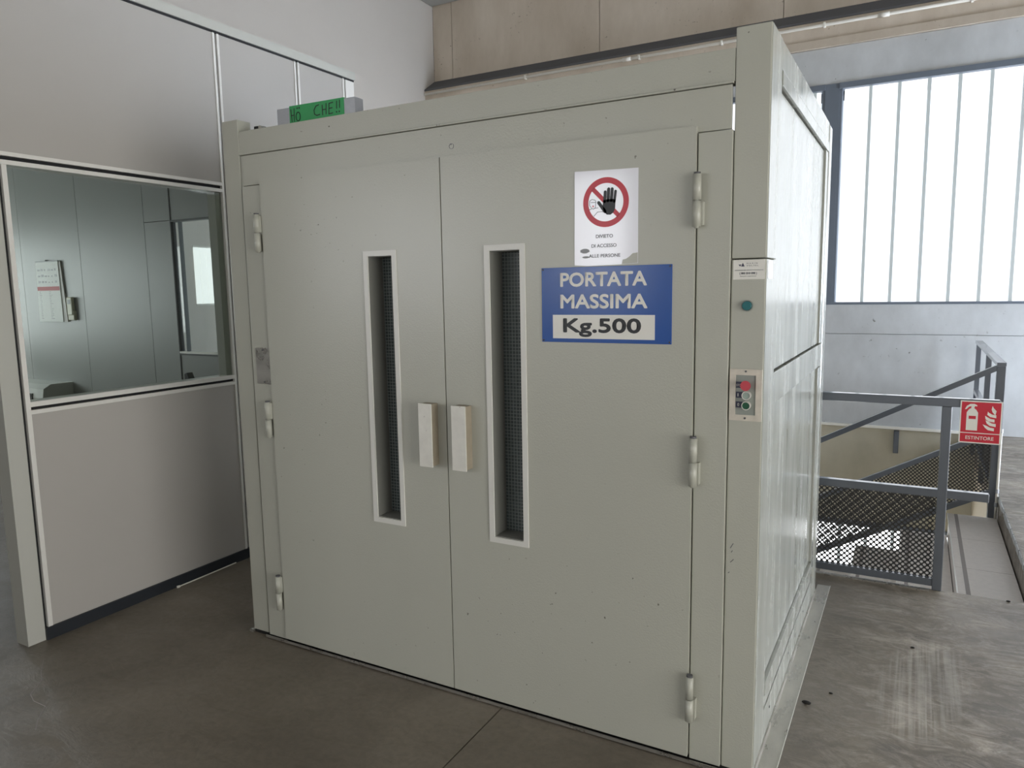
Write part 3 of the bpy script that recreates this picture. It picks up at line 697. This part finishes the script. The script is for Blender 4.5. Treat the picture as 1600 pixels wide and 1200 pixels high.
def perf_ob(name, PF, parent):
    P, F = PF; c = Vector(P[0])
    me = bpy.data.meshes.new(name); me.from_pydata([tuple(Vector(p)-c) for p in P], [], F)
    o = link(name, me, 'mesh', parent, c)
    md = o.modifiers.new('thickness', 'SOLIDIFY'); md.thickness = .0025; md.offset = 0
    return o

gr = root('guard_rail', (2.3, VY+.02, 0), 'dark grey steel guard rail with perforated infill at the floor edge beside the lift', 'railing')
GY = VY+.005
g = lambda: B()
ob('top_rail', bx(.3, 2.945, GY-.02, GY+.02, .93, .972, bev=.003), 'rail', gr)
ob('mid_rail', bx(.3, 2.925, GY-.02, GY+.02, .476, .516, bev=.003), 'rail', gr)
ob('bottom_rail', bx(.3, 2.716, GY-.016, GY+.016, .018, .056, bev=.003), 'rail', gr)
for x in (.32, 1.5, 2.731):
    ob('rail_post', bx(x-.021, x+.021, GY-.021, GY+.021, 0, .930, bev=.003), 'rail', gr)
ob('floor_angle', bx(.3, 2.70, GY-.045, GY-.018, .0, .006), 'steel', gr)
perf_ob('perforated_sheet', perf(.34, 2.712, lambda u: .05, lambda u: .485, GY+.004), gr)

fs = root('extinguisher_sign', (2.865, GY-.03, .77), 'red ESTINTORE fire extinguisher sign on the end of the guard rail', 'sign')
sx0, sx1, sz0, sz1, sy = 2.7845, 2.9535, .762, .966, GY-.024
ob('sign_plate', bx(sx0, sx1, sy-.002, sy+.003, sz0, sz1, bev=.0006), 'signwhite', fs)
ob('red_field', bx(sx0+.0055, sx1-.0055, sy-.0026, sy-.002, sz0+.0515, sz1-.0055), 'red', fs)
ob('red_field', bx(sx0+.0055, sx1-.0055, sy-.0026, sy-.002, sz0+.0055, sz0+.0475), 'red', fs)
ob('lettering', text_bm('ESTINTORE', .02, sx0+.028, sy-.0029, sz0+.0185, bold=.0002, width=.113, height=.0165), 'signwhite', fs)
pb = B(); cx_ = sx0+.050; zb = sz0+.062
prism_xz(pb, [(cx_-.023,zb),(cx_+.023,zb),(cx_+.023,zb+.086),(cx_+.015,zb+.1),(cx_+.008,zb+.106),(cx_-.008,zb+.106),(cx_-.015,zb+.1),(cx_-.023,zb+.086)], sy-.0031, sy-.0026)
prism_xz(pb, [(cx_-.006,zb+.106),(cx_+.006,zb+.106),(cx_+.009,zb+.118),(cx_+.018,zb+.116),(cx_+.018,zb+.122),(cx_+.006,zb+.128),(cx_-.010,zb+.127),(cx_-.024,zb+.117),(cx_-.031,zb+.100),(cx_-.024,zb+.102),(cx_-.015,zb+.113),(cx_-.005,zb+.117)], sy-.0031, sy-.0026)
ob('extinguisher_symbol', pb, 'signwhite', fs)
ob('symbol_label', bx(cx_-.014, cx_+.015, sy-.0036, sy-.0031, zb+.055, zb+.070), 'red', fs)
fb = B(); fx = sx0+.100
for k in range(4):
    z_ = zb+.006+k*.021; xo = .006*(k % 2)
    prism_xz(fb, [(fx+xo+.040,z_-.004),(fx+xo+.016,z_+.000),(fx+xo+.004,z_+.010),(fx+xo-.006+.004*k,z_+.026),(fx+xo+.010,z_+.020),(fx+xo+.024,z_+.012),(fx+xo+.040,z_+.010)], sy-.0031, sy-.0026)
prism_xz(fb, [(fx+.042,zb+.078),(fx+.046,zb+.098),(fx+.034,zb+.112),(fx+.029,zb+.122),(fx+.026,zb+.105),(fx+.030,zb+.092)], sy-.0031, sy-.0026)
ob('flame_symbol', fb, 'signwhite', fs)

# stair guard, plane y = 3.98, sloping down towards -x
SY, SX, SL = 3.98, 3.121, .545
sg = root('stair_railing', (SX, SY, -.17), 'sloping dark steel stair railing with perforated infill and corner post', 'railing')
def zt(off, x): return off - SL*(SX-x)
xe = .55
ob('handrail', bar(B(), (xe, SY, zt(.954, xe)), (SX-.027, SY, zt(.954, SX-.027)), .04, .038), 'rail', sg)
ob('mid_rail', bar(B(), (xe, SY, zt(.485, xe)), (SX-.02, SY, zt(.485, SX-.02)), .04, .036), 'rail', sg)
ob('bottom_rail', bar(B(), (xe, SY, zt(.045, xe)), (SX-.02, SY, zt(.045, SX-.02)), .04, .04), 'rail', sg)
perf_ob('perforated_sheet', perf(xe, SX-.03, lambda u: zt(.02, u), lambda u: zt(.46, u), SY+.005), sg)
ob('rail_post', bx(SX-.027, SX+.027, SY-.025, SY+.025, -.33, .93, bev=.003), 'rail', sg)
for x in (1.75, .58): ob('rail_post', bx(x-.02, x+.02, SY-.02, SY+.02, zt(-.14, x), zt(.93, x)), 'rail', sg)
ob('return_rail', bar(B(), (SX, SY-.028, .958), (SX, 6.22, .958), .056, .026), 'rail', sg)
ob('return_mid_rail', bar(B(), (SX, SY+.02, .485), (SX, 6.22, .485), .04, .036), 'rail', sg)
for y in (5.02, 6.20): ob('rail_post', bx(SX-.02, SX+.02, y-.02, y+.02, -.17, .92), 'rail', sg)
ob('return_bottom_rail', bar(B(), (SX, SY+.02, .05), (SX, 6.22, .05), .04, .036), 'rail', sg)
perf_ob('perforated_sheet', perf(SY+.03, 6.2, lambda u: .03, lambda u: .46, SX, axis='y'), sg)

# thin conduit beside the corner post
vc = tag(ob('vertical_conduit', cyl(B(), (SX+.022, SY-.042, -.169), (SX+.022, SY-.042, .47), .009, 12), 'pipe', smooth=True), 'thin vertical grey conduit beside the corner post of the stair railing', 'pipe')
for z in (-.08, .02, .46): ob('coupling', cyl(B(), (SX+.022, SY-.042, z), (SX+.022, SY-.042, z+.03), .0125, 12), 'alu', vc)

# ---------------------------------------------------------------- staircase
sc = root('staircase', (2.0, 2.93, -3.2), 'tiled staircase descending behind the lift under the windows', 'stairs')
fb = B(); NS = 11
for n in range(NS):
    zt_ = -.17*(n+1)-.014; x1 = 3.152-.3*n; box(fb, x1-.29, x1, VY+.001, 3.95, zt_-.25, zt_)
ob('concrete_flight', fb, 'conc_wall', sc)
ys = [VY+.003, 2.185, 2.775, 3.365, 3.952]
tp = {}
for n in range(NS):
    zt_ = -.17*(n+1); x1 = 3.152-.3*n; x0 = x1-.302
    for i, (a, b_) in enumerate(zip(ys, ys[1:])):
        if n == 0:
            tp[i] = (ob('tread_tile', bx(x0+.003, x1, a+.0015, b_-.0015, zt_-.014, zt_, bev=.001), 'tile', sc), ob('riser_tile', bx(x0+.006, x0+.016, a+.0015, b_-.0015, zt_-.170, zt_-.0145), 'tile', sc))
        else:
            off = (-.3*n, 0, -.17*n); dup(tp[i][0], off); dup(tp[i][1], off)
    if n == 0:
        nz_ = ob('nosing', bx(x0-.004, x0+.0025, VY+.003, 3.952, zt_-.013, zt_+.0015), 'nose', sc)
        gz_ = ob('grip_strip', bx(x0+.040, x0+.062, VY+.003, 3.945, zt_-.0005, zt_+.0012), 'groove', sc)
    else: dup(nz_, off); dup(gz_, off)
# end kerb of the flight (raised tile edge at the far side)
ob('stringer', bx(.0, 3.15, 4.032, 4.07, -2.2, -2.0), 'conc_wall', sc)

# ================================================================== SMALL THINGS
# office: calendar, remote, air conditioner, chair
cal = root('wall_calendar', (-4.5, 1.755, 1.3), 'hanging paper calendar with red band on the office wall', 'calendar')
ob('back_sheets', prism_xz(B(), [(-4.665,1.301),(-4.262,1.300),(-4.305,1.852),(-4.672,1.856)], 1.744, 1.7595), 'panelgrey', cal)
ob('front_sheet', prism_xz(B(), [(-4.712,1.300),(-4.325,1.299),(-4.332,1.856),(-4.690,1.860)], 1.738, 1.7435), 'calendar', cal)
ob('binding', bx(-4.690, -4.33, 1.736, 1.745, 1.852, 1.862), 'dark', cal)
ob('hook', cyl(B(), (-4.515,1.73,1.865), (-4.515,1.76,1.865), .006, 8), 'dark', cal)
ob('red_band', bx(-4.695, -4.338, 1.7365, 1.738, 1.588, 1.625), 'calred', cal)
tb = B()
for r in range(17):
    z = 1.575-.0155*r
    box(tb, -4.665, -4.66+.02*random.uniform(.6,1.6), 1.737, 1.738, z, z+.004); box(tb, -4.51, -4.505+.03*random.uniform(.5,1.6), 1.737, 1.738, z, z+.004)
for r in range(3):
    for k in range(6):
        x = -4.67+.055*k; box(tb, x, x+random.uniform(.015,.04), 1.737, 1.738, 1.66+.055*r, 1.66+.055*r+random.uniform(.008,.022))
ob('printed_rows', tb, 'greyink', cal)
rm = root('remote_control', (-4.2, 1.755, 1.31), 'ivory remote control in a wall holder beside the calendar', 'remote control')
ob('holder', bx(-4.232, -4.138, 1.730, 1.7595, 1.315, 1.40, bev=.006), 'remote', rm)
ob('remote_body', bx(-4.226, -4.146, 1.722, 1.752, 1.36, 1.525, bev=.008), 'remote', rm)
ob('screen', bx(-4.210, -4.166, 1.7205, 1.7225, 1.462, 1.502), 'dark', rm)
ac = root('air_conditioner', (-5.2, 1.62, .47), 'pale air conditioning unit with open louvre on the office wall low down', 'air conditioner')
ob('casing', prism_yz(B(), [(1.759,.45),(1.759,.735),(1.56,.735),(1.50,.70),(1.485,.62),(1.50,.53),(1.56,.45)], -6.1, -4.40), 'cream', ac)
ob('end_cap', prism_yz(B(), [(1.759,.445),(1.759,.74),(1.555,.74),(1.49,.703),(1.475,.62),(1.49,.525),(1.555,.445)], -4.40, -4.30), 'cream', ac)
ob('air_slot', bx(-6.08, -4.48, 1.478, 1.50, .585, .655), 'dark', ac)
ob('louvre', bx(-6.08, -4.50, 1.462, 1.470, .52, .57, bev=.002), 'cream', ac)
ob('louvre', bx(-6.08, -4.50, 1.462, 1.470, .628, .640, bev=.001), 'cream', ac)
ob('indicator', cyl(B(), (-4.46,1.468,.56), (-4.46,1.485,.56), .014, 12), 'nose', ac)
oc = root('office_chair', (-2.3, 1.3, 0), 'black office chair, its curved backrest tip showing above the glazing sill', 'chair')
ob('backrest', prism_xz(B(), [(-2.36,.55),(-2.14,.55),(-2.14,.80),(-2.150,.90),(-2.175,.95),(-2.20,.94),(-2.20,.88),(-2.19,.83),(-2.34,.80)], 1.38, 1.43), 'chair', oc)
ob('seat', bx(-2.55, -2.05, .95, 1.38, .44, .50, bev=.02), 'chair', oc)
ob('back_support', bx(-2.34, -2.28, 1.40, 1.42, .45, .60), 'chair', oc)
ob('column', cyl(B(), (-2.3,1.16,.07), (-2.3,1.16,.44), .03, 12), 'chair', oc)
for k in range(5):
    a = 2*math.pi*k/5; e = (-2.3+.28*math.cos(a), 1.16+.28*math.sin(a))
    ob('leg', cyl(B(), (-2.3,1.16,.09), (e[0],e[1],.065), .018, 8, .012), 'chair', oc)
    ob('castor', cyl(B(), (e[0]-.012,e[1],.026), (e[0]+.012,e[1],.026), .026, 12), 'chair', oc)

# loose bits
cb = B(); P_ = [(-.752,.165,.006),(-.756,.25,.004),(-.758,.4,.004),(-.757,.545,.006)]
for p, q in zip(P_, P_[1:]): cyl(cb, p, q, .0035, 8)
cyl(cb, (-.752,.158,.007), (-.748,.172,.007), .007, 8)
tag(ob('cable_scrap', cb, 'pipe'), 'thin white cable scrap lying along the dark skirting of the partition', 'cable')
fb_ = B(); prism_xz(fb_, [(-.018,.0),(.006,.0),(.006,.012),(-.006,.016),(-.018,.010)], -.012, .006)
tag(ob('foot_clip', fb_, 'steel'), 'small rusty metal clip at the foot of the lift left post', 'clip')
for i, (x, y, s, lab) in enumerate(((2.294,.514,.013,'largest black crumb on the scuffed floor near the floor strip'),(2.366,.628,.006,'small black crumb farther out from the floor strip'),(2.632,1.158,.007,'black crumb on the floor in front of the guard rail'),(3.03,1.872,.008,'black crumb at the floor edge above the stair tiles'))):
    d = B(); bmesh.ops.create_icosphere(d, subdivisions=2, radius=s)
    for v in d.verts: v.co = Vector((v.co.x*1.3*random.uniform(.8,1.1), v.co.y*.7*random.uniform(.8,1.1), v.co.z*.5+s*.5)) + Vector((x, y, 0))
    tag(ob('crumb', d, 'dirt'), lab, 'debris', 'black crumbs on the concrete floor')
# thin shrinkage crack in the floor, lower left
ck = B(); pts = [(-.60,-.60),(-.50,-.665),(-.43,-.70),(-.36,-.78),(-.30,-.80),(-.22,-.80),(-.16,-.86),(-.10,-.90)]
for p, q in zip(pts, pts[1:]): bar(ck, (p[0],p[1],.0006), (q[0],q[1],.0006), .0022, .0008)
k = ob('crack', ck, 'groove', fl)
